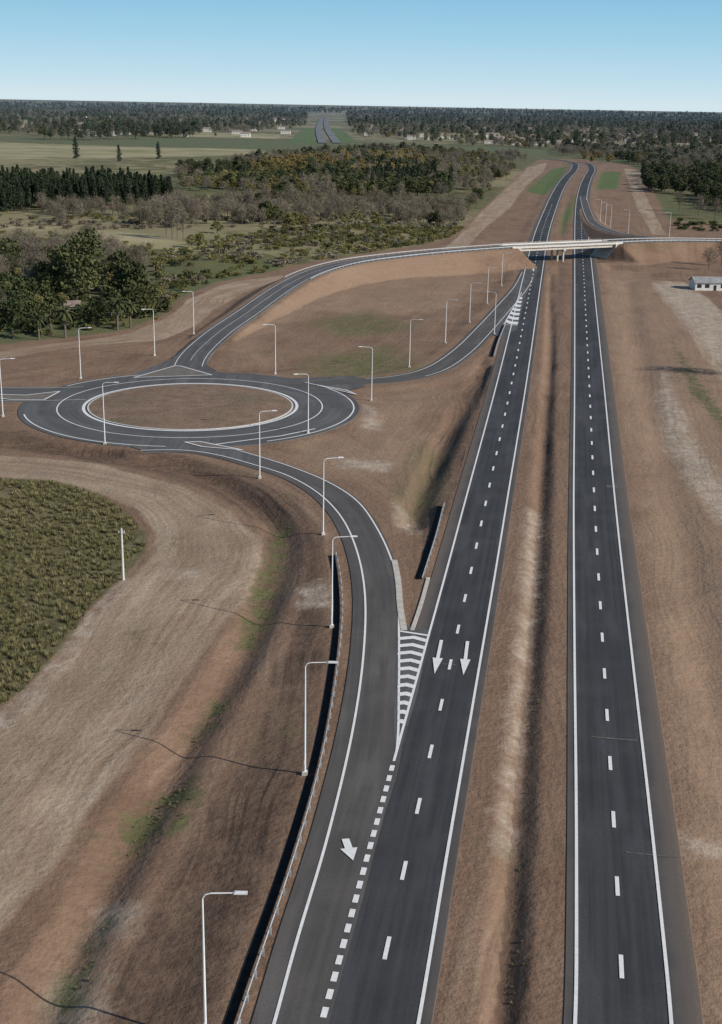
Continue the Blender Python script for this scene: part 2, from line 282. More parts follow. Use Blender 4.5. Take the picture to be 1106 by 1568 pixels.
c=g.mix(mask("z_light",14,5),c,g.mix(.5,soil,(.36,.25,.168)))
c=g.mix(mask("z_dark",6,1.0),c,dark)
c=g.mix(mask("z_tan",3.5,.5),c,tan)
c=g.mix(g.math('MULTIPLY',mask("z_pale",5,1.6,n2),.7),c,pale)
c=g.mix(g.math('MULTIPLY',mask("z_green",9,1.,n2),g.mr(n2,.4,.55,.3,.85)),c,green)
c=g.mix(g.math('MULTIPLY',mask("z_weak",14,6.),g.mr(n2,.4,.6,.3,.9)),c,(.11,.125,.045))
# sparse dry weeds over the verges
c=g.mix(g.math('MULTIPLY',g.mr(g.noise(pos,.05,6,.7),.56,.66,0,.55),g.mr(n2,.45,.6)),c,(.135,.125,.058))
c=g.mix(mask("z_veg",6,1.5),c,veg); c=g.mix(mask("z_grass",1.5,.4),c,grass); c=g.mix(mask("z_field",10,4),c,field); c=g.mix(g.math('MULTIPLY',mask("z_fgreen",6,2.),.9),c,(.09,.15,.045))
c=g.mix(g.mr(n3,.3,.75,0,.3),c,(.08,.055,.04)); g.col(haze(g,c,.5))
hgt=g.math('ADD',g.math('ADD',g.math('ADD',g.math('MULTIPLY',st2,.12),g.math('MULTIPLY',st5,.22)),g.math('MULTIPLY',n4,.6)),g.math('MULTIPLY',n3,.3)); g.bump(hgt,.6,.7)
g.b.inputs["Roughness"].default_value=1; me.materials.append(g.m)
# ------------------------------------------------------------------ asphalt + paint
def asphalt(name,c1,c2,dust=True):
    g=G(name); uv=g.n("ShaderNodeUVMap").outputs[0]; p=g.pos()
    s=g.noise(g.vmul(uv,(1.3,.012,1)),1.0,4,.6); s2=g.noise(p,.15,4); s3=g.noise(p,3.,4,.7); s4=g.noise(g.vmul(uv,(.25,.03,1)),1.0,3); s5=g.noise(p,.035,3)
    c=g.mix(g.mr(s,.38,.62),c1,c2); c=g.mix(g.mr(s2,.45,.75,0,.5),c,tuple(1.3*x for x in c2)); c=g.mix(g.mr(s4,.5,.6,0,.45),c,tuple(1.5*x for x in c2)); c=g.mix(g.mr(s3,.35,.7,0,.3),c,tuple(.6*x for x in c1))
    c=g.mix(g.mr(s5,.5,.65,0,.3),c,tuple(.7*x for x in c1))
    if dust:
        sp=g.n("ShaderNodeSeparateXYZ"); g.put(sp.inputs[0],uv); au=g.math('ABSOLUTE',sp.outputs[0])
        f=g.mr(g.math('ADD',au,g.math('MULTIPLY',g.math('SUBTRACT',s2,.5),2.2)),3.2,5.2,0,.85); c=g.mix(f,c,(.135,.113,.096))
        f=g.mr(g.math('ADD',au,g.math('MULTIPLY',g.math('SUBTRACT',s3,.5),2.0)),5.6,6.5,0,.8); c=g.mix(f,c,(.21,.148,.103))
    g.col(c); g.b.inputs["Roughness"].default_value=.8; g.bump(s3,.25,.05); return g.m
mA=asphalt("asphalt_new",(.040,.041,.044),(.062,.062,.065)); mR=asphalt("asphalt_ramp",(.080,.074,.070),(.108,.099,.092),False)
mO=asphalt("asphalt_roundabout",(.085,.083,.083),(.115,.112,.110),False)
g=G("white_road_paint"); n=g.noise(g.pos(),2.5,5,.7); g.col(g.mix(g.mr(n,.3,.8),(.82,.82,.80),(.58,.57,.55))); mP=g.m; g.b.inputs["Roughness"].default_value=.6
mC=simple("concrete",(.42,.39,.34),(.56,.52,.46),.8); mK=simple("kerb_concrete",(.5,.48,.45),(.62,.6,.56),1.5)
mS=simple("galvanised_steel",(.42,.44,.45),(.58,.6,.62),2,.45,.5); mW=simple("lamp_paint_light_grey",(.62,.63,.63),(.72,.72,.71),1,.5)
mG=simple("dark_glass",(.02,.025,.03),(.04,.045,.05),1,.2); mShade=simple("painted_shade_black",(.010,.010,.011),(.03,.026,.023),1.2,.9)
PZ=.055
def road(name,fn,mat):
    mb=MB(); fn(mb); return mb.obj(name,[mat])
hw=3.75
road("highway_carriageway",lambda m:ribbon(m,RC,-hw-.9,hw+2.5,0),mA)
road("highway_carriageway",lambda m:ribbon(m,LC,-hw-2.0,hw+1.0,.012),mA)
n=400; o1=resamp(off(outer,1.7),n=n); i1=resamp(off(inner,-.5),n=n)
sgn=-1 if np.hypot(*(o1[0,:2]-i1[0,:2]))<np.hypot(*(resamp(off(outer,-1.7),n=n)[0,:2]-i1[0,:2])) else 1
outA=resamp(off(outer,1.8*sgn),n=n); inA=resamp(off(inner,-.5*sgn),n=n)
road("slip_road_asphalt",lambda m:loft(m,inA,outA,.022),mR)
road("loop_road_asphalt",lambda m:ribbon(m,A,-4.6,4.6,.0),mO)
road("overpass_approach_road",lambda m:ribbon(m,A2,-4.6,4.6,.0),mO)
road("slip_road_asphalt",lambda m:ribbon(m,B,-3.7,3.7,.03),mR)
road("roundabout_exit_road",lambda m:ribbon(m,D,-8,8,.012),mO)
road("slip_road_asphalt",lambda m:ribbon(m,E,-3.2,3.2,.02),mR)
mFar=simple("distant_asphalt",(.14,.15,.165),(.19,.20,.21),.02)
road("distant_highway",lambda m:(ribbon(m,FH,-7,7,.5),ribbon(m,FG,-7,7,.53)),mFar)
def ring(mb,r_a,r_b,z,a0=0,a1=2*math.pi,n=160,z2=None):
    t=np.linspace(a0,a1,n)
    for i in range(n-1):
        f=lambda r,a,zz:(RX+r*math.cos(a),RY+r*math.sin(a),zz)
        mb.face([f(r_a,t[i],z),f(r_b,t[i],z if z2 is None else z2),f(r_b,t[i+1],z if z2 is None else z2),f(r_a,t[i+1],z)],[(r_a-31,t[i]*31),(r_b-31,t[i]*31),(r_b-31,t[i+1]*31),(r_a-31,t[i+1]*31)])
road("roundabout_asphalt",lambda m:(ring(m,24,39.6,.026),ring(m,39.6,39.8,.026,z2=-.3)),mO)
road("asphalt_junction_apron",lambda m:(poly(m,[(110,592),(200,575),(262,550),(300,518),(332,508),(345,513),(312,543),(318,560),(335,570),(400,578),(420,592),(300,600),(180,600)],.036),
   poly(m,[(200,684),(225,692),(290,692),(345,700),(400,712),(410,703),(345,684),(330,668),(220,668)],.037),
   poly(m,[(420,580),(545,576),(560,592),(520,600),(430,604)],.018),
   poly(m,[(609,955),(658,965),(640,1060),(606,1175),(603,1100)],.036),
   poly(m,[(752,512),(768,516),(792,505),(806,450),(818,405),(805,405),(795,440),(770,480)],.036),
   poly(m,[(893,345),(908,352),(930,358),(935,352),(905,335),(899,315),(893,330)],.033)),mO)
# kerb and island
mb=MB(); ring(mb,23.6,24.0,.15); ring(mb,24.0,24.01,.15,z2=.0)
mb.obj("roundabout_kerb",[mK])
mb=MB(); rr=[0.01,5,10,15,19,22,23.6]; zz=[.75,.7,.62,.5,.36,.2,.12]
for i in range(6): ring(mb,rr[i],rr[i+1],zz[i],z2=zz[i+1],n=80)
gi=G("island_soil"); p=gi.pos(); ci_=gi.mix(gi.mr(gi.noise(p,.25,5,.7),.35,.65),(.17,.113,.078),(.25,.17,.118)); ci_=gi.mix(gi.mr(gi.noise(p,.08,3),.5,.65,0,.5),ci_,(.14,.12,.07)); gi.col(ci_); gi.bump(gi.noise(p,.8,5,.7),.6,.5)
io=mb.obj("roundabout_island",[gi.m])
pm=MB()
ZC=[PZ]
def nz(): ZC[0]+=.0012; return ZC[0]     # every painted line gets its own level
def pl(L,o,wd,z=None,a=0,b=None):
    LL=L[a:b]; ribbon(pm,LL,o-wd/2,o+wd/2,nz(),False)
pl(RC,-hw,.3); pl(RC,hw,.3); pl(LC,hw,.3)
ap=P(606,1165); k=int(np.argmin(np.hypot(LC[:,0]-ap[0],LC[:,1]-ap[1]))); pl(LC,-hw,.3,a=k)
def phase(L,px,py):
    q_=P(px,py); s=slen(L); i=int(np.argmin(np.hypot(L[:,0]-q_[0],L[:,1]-q_[1]))); return s[i]
dashes(pm,RC,3.2,12,.38,nz(),(phase(RC,951,1465)-1.6)%12,900); dashes(pm,LC,3.2,12,.38,nz(),(phase(LC,590,1465)-1.6)%12,900)
dashes(pm,LC,1.25,2.25,.52,nz(),0,phase(LC,659,1154)-2,o=-hw)
pl(outer,0,.28); ki=int(np.argmin(np.hypot(inner[:,0]-ap[0],inner[:,1]-ap[1]))); pl(inner,0,.28,a=0,b=ki)
pl(A,-3.7,.2,a=6); pl(A,3.7,.2,a=6); pl(A,0,.12,a=10); pl(A2,-3.7,.2); pl(A2,3.7,.2); pl(B,-2.7,.22,a=12,b=-6); pl(B,2.7,.22,a=20,b=-14); pl(D,7.2,.2); pl(D,-7.2,.2); pl(E,2.5,.2,a=4); pl(E,-2.5,.2,a=6)
def ang(px,py):
    q_=P(px,py); return math.atan2(q_[1]-RY,q_[0]-RX)
ring(pm,24.5,25.2,nz()); ring(pm,30.7,31.0,nz())
ring(pm,38.1,38.45,nz(),ang(400,672),ang(480,583),60)
a0,a1=ang(35,635),ang(250,690); a0=a0 if a0<a1 else a0-2*math.pi; ring(pm,38.1,38.45,nz(),a0,a1,50)
ring(pm,38.1,38.45,nz(),ang(215,575),ang(80,588),30)
# gore chevrons, laid between the slip-road line and the carriageway edge line
ME=off(LC,-hw); ms=slen(ME); mt=tang(ME); i2=inner[20:ki]; zg=nz()
x=phase(LC,671,1100)-2; xe=phase(LC,700,978)
while x<xe:
    r=np.array([np.interp(x,ms,ME[:,k_]) for k_ in (0,1)]); t=mt[int(np.searchsorted(ms,x))]; l=i2[int(np.argmin(np.abs((i2[:,:2]-r)@t)+.02*np.hypot(*(i2[:,:2]-r).T)))][:2]
    l=l-t*((l-r)@t); wd_=np.hypot(*(r-l))
    if .35<wd_<9:
        m_=(l+r)/2+t*wd_*.22; e_=t*1.05
        pm.face([(*(l-e_),zg),(*(m_-e_),zg),(*m_,zg),(*l,zg)]); pm.face([(*(m_-e_),zg),(*(r-e_),zg),(*r,zg),(*m_,zg)])
    x+=2.45
def gore(a0,a1,b0,b1,n,th=.45,kk=.3):
    z=nz(); a0,a1,b0,b1=[np.array(P(*q)) for q in (a0,a1,b0,b1)]
    dr=(a1-a0+b1-b0); Lt=np.linalg.norm(dr)/2; dr=dr/np.linalg.norm(dr); e=dr*Lt/n*th
    for i in range(n):
        t=(i+.35)/n; l=a0+(a1-a0)*t; r=b0+(b1-b0)*t; m=(l+r)/2-dr*np.hypot(*(r-l))*kk
        pm.face([(*l,z),(*(l+e),z),(*(m+e),z),(*m,z)]); pm.face([(*m,z),(*(m+e),z),(*(r+e),z),(*r,z)])
def gl(p_,q_,wd=.3):
    L=np.array([[*P(*p_),0],[*P(*q_),0]]); ribbon(pm,resamp(L,2),-wd/2,wd/2,nz(),False)
gl((612,967),(657,974),.5)
gore((772,496),(797,455),(792,500),(800,455),7,.6,.3); gl((772,497),(792,499),.4); gl((772,497),(799,448),.3)
gore((897,343),(900,330),(910,349),(902,330),4,.6,.3)
for q in (((315,683),(375,675)),((375,675),(430,668)),((430,668),(483,657))): gl(*q,.45)
def arrow(px,py,L_,wd,dirpx,hl,hwid):
    c_=np.array(P(px,py)); d=np.array(P(*dirpx))-c_; d/=np.linalg.norm(d); r=np.array([d[1],-d[0]]); z=nz()
    f=lambda a,b:(*(c_+d*a+r*b),z)
    pm.face([f(-L_/2,-wd/2),f(L_/2-hl,-wd/2),f(L_/2-hl,wd/2),f(-L_/2,wd/2)]); pm.face([f(L_/2-hl,-hwid/2),f(L_/2,0),f(L_/2-hl,hwid/2)])
arrow(671,1006,11,.45,(664,1040),5,1.35); arrow(713,1008,11,.45,(709,1040),5,1.35); arrow(535,1302,3.9,.75,(545,1330),2.2,1.7)
arrow(817,413,8,.6,(815,420),3.5,1.6)
def outline(pts,wd=.4,z=.168):
    for i in range(len(pts)):
        a_,b_=pts[i],pts[(i+1)%len(pts)]; L=np.array([[*P(*a_),0],[*P(*b_),0]]); L=resamp(L,3); ribbon(pm,L,-wd/2,wd/2,z+i*.003,False)
isl=[[(205,579),(268,561),(276,561),(325,575)],[(283,678),(306,677),(372,690),(310,685)],[(-60,603),(20,613),(68,613),(92,600),(40,606)],[(484,590),(546,605),(530,598)]]
mbi=MB()
for pts in isl:
    outline(pts); poly(mbi,pts,.16)
    for i in range(len(pts)):
        a_,b_=P(*pts[i]),P(*pts[(i+1)%len(pts)]); mbi.face([(*a_,0),(*b_,0),(*b_,.16),(*a_,.16)])
mbi.obj("splitter_island",[simple("island_asphalt_dusty",(.13,.115,.10),(.19,.165,.145),.5)])
pm.obj("road_markings",[mP])
# dusty construction joints across the carriageways
mb=MB()
def joint(L,px,py,wd,a,b):
    s=slen(L); q_=phase(L,px,py); i=int(np.searchsorted(s,q_)); c_=L[i]; t=tang(L)[i]; r=np.array([t[1],-t[0]])
    xs_=np.linspace(a,b,9); rr_=np.random.default_rng(int(px)); w_=wd*(.5+rr_.random(9))
    for k_ in range(8): mb.face([(*(c_[:2]+r*xs_[k_]-t*w_[k_]/2),.043),(*(c_[:2]+r*xs_[k_+1]-t*w_[k_+1]/2),.043),(*(c_[:2]+r*xs_[k_+1]+t*w_[k_+1]/2),.043),(*(c_[:2]+r*xs_[k_]+t*w_[k_]/2),.043)])
joint(RC,933,1133,.3,-2,3.2); joint(RC,943,1298,.2,1,6); joint(RC,910,745,1.6,2.4,5.8); joint(LC,690,1019,.25,-1,.8); joint(RC,905,640,.3,-3,5)
mb.obj("pavement_joint",[simple("dusty_asphalt",(.095,.09,.085),(.15,.14,.13),2)])
mb=MB()
def strip(pts,wd,h=.1):
    L=line(pts,2,1); ribbon(mb,L,-wd/2,wd/2,h,True)
strip([(604,858),(610,890),(613,930),(619,966)],.9); strip([(656,885),(645,925),(631,966)],.55)
mb.obj("concrete_gutter",[mC])
# black strips beside the guardrails, painting in their shadow band
mb=MB()
def shade_strip(pts,wd): 
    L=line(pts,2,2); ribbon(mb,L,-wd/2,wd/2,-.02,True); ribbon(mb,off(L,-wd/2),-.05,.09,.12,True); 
shade_strip([(509,850),(513,880),(516,940),(504,1050),(478,1180),(426,1350),(383,1470),(338,1600),(310,1690)],.8)
shade_strip([(673,775),(660,825),(641,886)],1.0); shade_strip([(768,500),(758,525),(752,546)],1.0)
mb.obj("guardrail_shade_strip",[mShade])
# ------------------------------------------------------------------ guardrails
def guardrail(L,face=1):
    mb=MB(); s=slen(L); prof=[(0,.82),(.07,.74),(0,.66),(0,.60),(.07,.52),(0,.44)]
    zs=L[:,2]
    rows=[off(L,p_[0]*face) for p_ in prof]
    for j in range(5):
        for i in range(len(L)-1):
            a_,b_=rows[j],rows[j+1]
            mb.face([(*a_[i,:2],zs[i]+prof[j][1]),(*a_[i+1,:2],zs[i+1]+prof[j][1]),(*b_[i+1,:2],zs[i+1]+prof[j+1][1]),(*b_[i,:2],zs[i]+prof[j+1][1])])
    t=tang(L); x=0
    while x<s[-1]:
        p_=[np.interp(x,s,L[:,k]) for k in range(3)]; tt=t[min(len(t)-1,int(np.searchsorted(s,x)))]
        mb.box((p_[0]-tt[1]*.1*face,p_[1]+tt[0]*.1*face,p_[2]+.1),(tt[0],tt[1],0),(-tt[1],tt[0],0),.06,.09,.72); x+=3.0
    return mb.obj("guardrail",[mS])
def gz(pts,z=-.15):
    L=line(pts,2,2); L[:,2]+=z; return L
guardrail(gz([(514,852),(520,880),(524,940),(513,1050),(489,1180),(440,1350),(399,1470),(356,1600),(334,1680)]))
guardrail(gz([(680,775),(667,825),(647,888)])); guardrail(gz([(774,498),(763,525),(757,546)]))
guardrail(off(A[int(len(A)*.55):],5.2)); guardrail(off(A[int(len(A)*.55):],-5.2)); guardrail(off(A2[:60],5.2)); guardrail(off(A2[:60],-5.2))
# ------------------------------------------------------------------ street lamps
def lampmesh(two=False):
    mb=MB(); mb.box((0,0,.0),(1,0,0),(0,1,0),.3,.3,.35,1); mb.box((0,0,.37),(1,0,0),(0,1,0),.2,.2,.02)
    mb.tube((0,0,.3),(0,0,4),.13,.115,10); mb.tube((0,0,4),(0,0,12.6),.115,.07,10)
    pr=(0,0,12.6)
    for q_ in ((.2,0,12.95),(.6,0,13.08),(2.4,0,13.15)): mb.tube(pr,q_,.06,.05,8); pr=q_
    mb.box((2.85,0,13.17),(1,0,0),(0,1,0),.5,.17,.06); mb.box((2.75,0,13.25),(1,0,0),(0,1,0),.3,.1,.025); mb.box((2.9,0,13.095),(1,0,0),(0,1,0),.35,.13,.012,2)
    mb.box((0,-.13,1.4),(1,0,0),(0,1,0),.08,.03,.25)
    return mb.mesh("street_lamp",[mW,mC,mG])
lm=lampmesh()
lamps=[(161,680,0),(472,663,200),(398,732,10),(495,818,15),(508,960,5),(467,1185,0),(315,1592,0),(569,613,180),(422,572,190),(124,578,10),(237,543,200),(297,510,200),(627,562,-10),(682,525,-20),(719,494,-20),(746,465,-20),(768,438,-20),(757,512,160),(5,637,10),
 (919,341,180),(927,344,180),(935,347,180),(962,357,180),(1025,361,180)]
for px,py,a_ in lamps:
    x,y=P(px,py,0); z=hz(x,y)
    if z>1: x,y=P(px,py,z); z=hz(x,y)
    o=bpy.data.objects.new("street_lamp",lm); o.location=(x,y,z+.05); o.rotation_euler=(0,0,math.radians(a_)); sc.collection.objects.link(o)
def upost(px,py,H=8.2):
    x,y=P(px,py); mb=MB(); z=hz(x,y); mb.tube((0,0,-.3),(0,0,H),.2,.13,10,cap=True); mb.box((0,0,H-.6),(1,0,0),(0,1,0),.5,.06,.06); mb.tube((.4,0,H-.6),(.4,0,H-.3),.05,.04,6,cap=True); mb.tube((-.4,0,H-.6),(-.4,0,H-.3),.05,.04,6,cap=True)
    o=mb.obj("concrete_utility_post",[mK]); o.location=(x,y,z)
upost(189,884); upost(1168,492,12); upost(1170,590,15)
# ------------------------------------------------------------------ bridge
br=bpy.data.objects.new("highway_overpass_bridge",None); sc.collection.objects.link(br)
ax=BR-BL; Lb=np.linalg.norm(ax); ax/=Lb; ay=np.array([-ax[1],ax[0]]); X3=(ax[0],ax[1],0); Y3=(ay[0],ay[1],0)
def c3(s,l,z): q_=BL+ax*s+ay*l; return (q_[0],q_[1],z)
mb=MB(); mb.box(c3(Lb/2,0,6.98),X3,Y3,Lb/2+.5,5.9,.16); mb.obj("deck",[mC],br)
mb=MB(); mb.box(c3(Lb/2,0,7.18),X3,Y3,Lb/2+.5,4.6,.03); mb.obj("deck_asphalt",[mO],br)
mb=MB()
for l in (-4.8,-2.4,0,2.4,4.8): mb.box(c3(Lb/2,l,6.2),X3,Y3,Lb/2,.3,.61); mb.box(c3(Lb/2,l,5.66),X3,Y3,Lb/2-.003,.42,.12)
mb.obj("girders",[mC],br)
mb=MB()
for l in (-5.7,5.7):
    mb.box(c3(Lb/2,l,7.45),X3,Y3,Lb/2+3,.17,.32)
    for k in range(int(Lb/2.5)+1): mb.box(c3(k*2.5,l,7.93),X3,Y3,.06,.06,.17)
    mb.box(c3(Lb/2,l,8.15),X3,Y3,Lb/2,.07,.05)
mb.obj("parapets",[mK],br)
mb=MB(); q_=np.array(P(861,400)); sm=float((q_-BL)@ax)
mb.box(c3(sm,0,5.15),X3,Y3,.6,5.6,.38)
for l in (-4.3,0,4.3): mb.tube(c3(sm,l,-.5),c3(sm,l,4.8),.5,.5,14)
for s_,e_ in ((.8,1),(Lb-.8,-1)):
    mb.box(c3(s_,0,4.6),X3,Y3,.5,6.1,.95); 
    for l in (-6.2,6.2): mb.box(c3(s_-e_*1.5,l,5.9),X3,Y3,2.2,.2,1.25)
    for l in (-4.3,0,4.3): mb.tube(c3(s_+e_*.2,l,-.5),c3(s_+e_*.2,l,4),.4,.4,12)
mb.obj("piers_and_abutments",[mC],br)
mb=MB()
for s_,e_ in ((0,1),(Lb,-1)):
    q4=[c3(s_+e_*1.0,-6.5,6.02),c3(s_+e_*1.0,6.5,6.02),c3(s_+e_*6.3,6.5,.17),c3(s_+e_*6.3,-6.5,.17)]; mb.face(q4)
mb.obj("slope_paving",[mC],br)
# ------------------------------------------------------------------ vegetation
def leafmat(name,c1,c2,c3_):
    g=G(name); oi=g.n("ShaderNodeObjectInfo").outputs["Random"]; n=g.noise(g.pos(),.55,3)
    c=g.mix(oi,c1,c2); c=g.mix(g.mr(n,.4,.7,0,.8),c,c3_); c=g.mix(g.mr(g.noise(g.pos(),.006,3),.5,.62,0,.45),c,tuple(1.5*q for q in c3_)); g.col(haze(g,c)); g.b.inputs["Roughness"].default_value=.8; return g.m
mBark=simple("bark",(.10,.08,.065),(.17,.14,.115),2)
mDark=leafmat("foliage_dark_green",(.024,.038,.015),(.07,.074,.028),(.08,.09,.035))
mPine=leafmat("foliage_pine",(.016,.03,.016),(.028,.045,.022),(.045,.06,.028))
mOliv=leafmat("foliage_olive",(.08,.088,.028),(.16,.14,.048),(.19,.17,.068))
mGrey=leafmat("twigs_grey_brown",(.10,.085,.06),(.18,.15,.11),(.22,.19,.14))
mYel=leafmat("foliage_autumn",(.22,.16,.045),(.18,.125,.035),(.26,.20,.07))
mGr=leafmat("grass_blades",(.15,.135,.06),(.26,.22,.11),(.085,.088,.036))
def leaves(mb,c,rad,n,size,mi=1,asp=.7,rg=rng):
    for _ in range(n):
        d=rg.normal(size=3); d/=np.linalg.norm(d); p=np.array(c)+d*np.array(rad)*(rg.random()**.45)
        a=rg.normal(size=3); a/=np.linalg.norm(a); b=np.cross(a,rg.normal(size=3)); b/=np.linalg.norm(b)+1e-6; s=size*(.6+.8*rg.random())
        mb.face([p-a*s,p-b*s*asp,p+a*s,p+b*s*asp],mi=mi)
def tree(kind,seed):
    rg=np.random.default_rng(seed); mb=MB()
    if kind in('broad','gum','autumn'):
        H=11 if kind!='gum' else 17; tr=.28; base=H*.22
        mb.tube((0,0,-.5),(.2,.1,base),tr*1.3,tr,7); mb.tube((.2,.1,base),(0,.3,H*.75),tr,tr*.35,6)
        for i in range(13):
            a=i*2.4+rg.random(); hh=base+ (H-base)*(.12+.8*(i/13)); r=(H*.30 if kind!='gum' else H*.17)*math.sin(math.pi*min(.97,.25+.7*i/13))*(.6+.6*rg.random())
            c=(math.cos(a)*r,math.sin(a)*r,hh); mb.tube((.1,.2,hh*.75),c,.12,.04,4)
            q_=H*.13*(.8+.6*rg.random()); leaves(mb,c,(q_*1.15,q_*1.15,q_*.8),85,.42,rg=rg)
        leaves(mb,(0,0,H*.93),(H*.12,H*.12,H*.08),60,.4,rg=rg)
    elif kind=='pine':
        H=15; mb.tube((0,0,-.5),(0,0,H),.25,.04,6)
        for i in range(22):
            h=1.5+i*(H-1.8)/22; R_=(2.9*(1-i/23)**.8+.3)
            for k in range(5):
                a=rg.random()*6.3; e=R_*(.6+.5*rg.random()); mb.tube((0,0,h),(math.cos(a)*e,math.sin(a)*e,h-.25),.05,.02,3)
                leaves(mb,(math.cos(a)*e*.6,math.sin(a)*e*.6,h-.1),(e*.45,e*.45,.4),9,.4,rg=rg)
    elif kind=='cypress':
        H=15; mb.tube((0,0,-.5),(0,0,H*.9),.22,.04,6)
        for i in range(20):
            h=.8+i*(H-.8)/20; R_=2.6*math.sin(math.pi*min(.96,.3+.66*i/20)); leaves(mb,(rg.normal()*.4,rg.normal()*.4,h),(R_*(.7+.5*rg.random()),R_*(.7+.5*rg.random()),.8),55,.38,rg=rg)
            a=rg.random()*6.3; mb.tube((0,0,h-.4),(math.cos(a)*R_,math.sin(a)*R_,h+.4),.04,.02,3)
    elif kind in('bare','poplar'):
        H=9.5 if kind=='bare' else 15; mb.tube((0,0,-.5),(0,.1,H*.3),.22,.16,6,); mb.tube((0,.1,H*.3),(.1,0,H*.9),.16,.03,5)
        for i in range(16):
            a=i*2.4+rg.random(); h=H*(.22+.6*i/16); sp=H*(.33 if kind=='bare' else .09)*(1-.5*i/16); e=np.array((math.cos(a)*sp,math.sin(a)*sp,min(H,h+H*(.22 if kind=='bare' else .3)))); s_=np.array((0,.05,h))
            mb.tube(s_,e,.07,.02,4)
            for k in range(9):
                t=.3+.7*rg.random(); m=s_+(e-s_)*t; q_=m+rg.normal(size=3)*(.09*H if kind=='bare' else .05*H)*np.array((1,1,.6))+np.array((0,0,.5)); mb.tube(m,q_,.03,.012,3)
                for z in range(6):
                    u=q_+rg.normal(size=3)*.3; v=u+rg.normal(size=3)*np.array((.55,.55,.5))+np.array((0,0,.35)); w_=rg.normal(size=3)*.05; mb.face([u-w_,v,u+w_],mi=1)
    elif kind=='bush':
        for i in range(5):
            a=rg.random()*6.3; c=(math.cos(a)*.7,math.sin(a)*.7,.6+.5*rg.random()); mb.tube((0,0,-.2),c,.06,.02,3); leaves(mb,c,(.8,.8,.65),38,.2,rg=rg)
    elif kind=='tuft':
        for i in range(34):
            a=rg.random()*6.3; r=.35*rg.random()**.5; b=np.array((math.cos(a)*r,math.sin(a)*r,-.05)); t=b+np.array((math.cos(a)*.25,math.sin(a)*.25,.3+.35*rg.random()))+rg.normal(size=3)*.08; w_=np.array((-math.sin(a),math.cos(a),0))*.05; mb.face([b-w_,b+w_,t],mi=1)
    elif kind=='palm':
        mb.tube((0,0,-.3),(.15,0,7),.35,.25,9)
        for i in range(26):
            a=i*2.4; el=.9-1.5*(i/26); p=np.array((.15,0,7.)); d=np.array((math.cos(a)*math.cos(el),math.sin(a)*math.cos(el),math.sin(el))); side=np.array((-math.sin(a),math.cos(a),0))
            for k in range(7):
                q_=p+d*.5; w0=.42*math.sin(math.pi*(k+.6)/8); w1=.42*math.sin(math.pi*(k+1.6)/8.6)
                mb.face([p-side*w0-(0,0,.12),p,q_,q_-side*w1-(0,0,.12)],mi=1); mb.face([p,p+side*w0-(0,0,.12),q_+side*w1-(0,0,.12),q_],mi=1); p=q_; d=d-np.array((0,0,.16)); d/=np.linalg.norm(d)
    return mb
def protos(nm,kind,mat,n=3):
    return [tree(kind,100+7*i+len(nm)).mesh(nm,[mBark,mat]) for i in range(n)]
PR=dict(broad=protos("broadleaf_tree","broad",mDark),gum=protos("eucalyptus_tree","gum",mDark),olive=protos("broadleaf_tree","broad",mOliv),autumn=protos("autumn_tree","autumn",mYel,2),pine=protos("pine_tree","pine",mPine),
  bare=protos("bare_tree","bare",mGrey),poplar=protos("poplar_tree","poplar",mGrey,2),cypress=protos("cypress_tree","cypress",mPine,2),bush=protos("bush","bush",mOliv),gbush=protos("bush","bush",mGrey,2),dbush=protos("bush","bush",mDark,2),tuft=protos("grass_tuft","tuft",mGr),palm=protos("palm_tree","palm",mDark,1))
COL={}
for k,ms_ in PR.items():
    c=bpy.data.collections.new("proto_"+k); COL[k]=c
    for i,m in enumerate(ms_): c.objects.link(bpy.data.objects.new(k+"_variant",m))
def inpoly(x,y,W_):
    ins=np.zeros(x.shape,bool); n=len(W_)
    for i in range(n):
        a=W_[i]; b=W_[(i+1)%n]; c=((a[1]>y)!=(b[1]>y)); ins^=(c&(x<a[0]+(y-a[1])*(b[0]-a[0])/((b[1]-a[1]) or 1e-9)))
    return ins
def scat(pts,area,seed=0,thr=None,ns=60,cap=30000,wedge=True):
    W_=np.array([P(*q) for q in pts]); lo=W_.min(0); hi=W_.max(0); rg=np.random.default_rng(seed); n=int(min(3e6,(hi-lo).prod()/area))
    x=rg.uniform(lo[0],hi[0],n); y=rg.uniform(lo[1],hi[1],n); m=inpoly(x,y,W_)
    if thr is not None: m&=(vnoise(x,y,ns,seed)*.65+vnoise(x,y,ns*.35,seed+1)*.35>thr)
    if wedge: m&=np.abs(x)<y*.36+60
    x,y=x[m][:cap],y[m][:cap]; return np.stack([x,y],1)
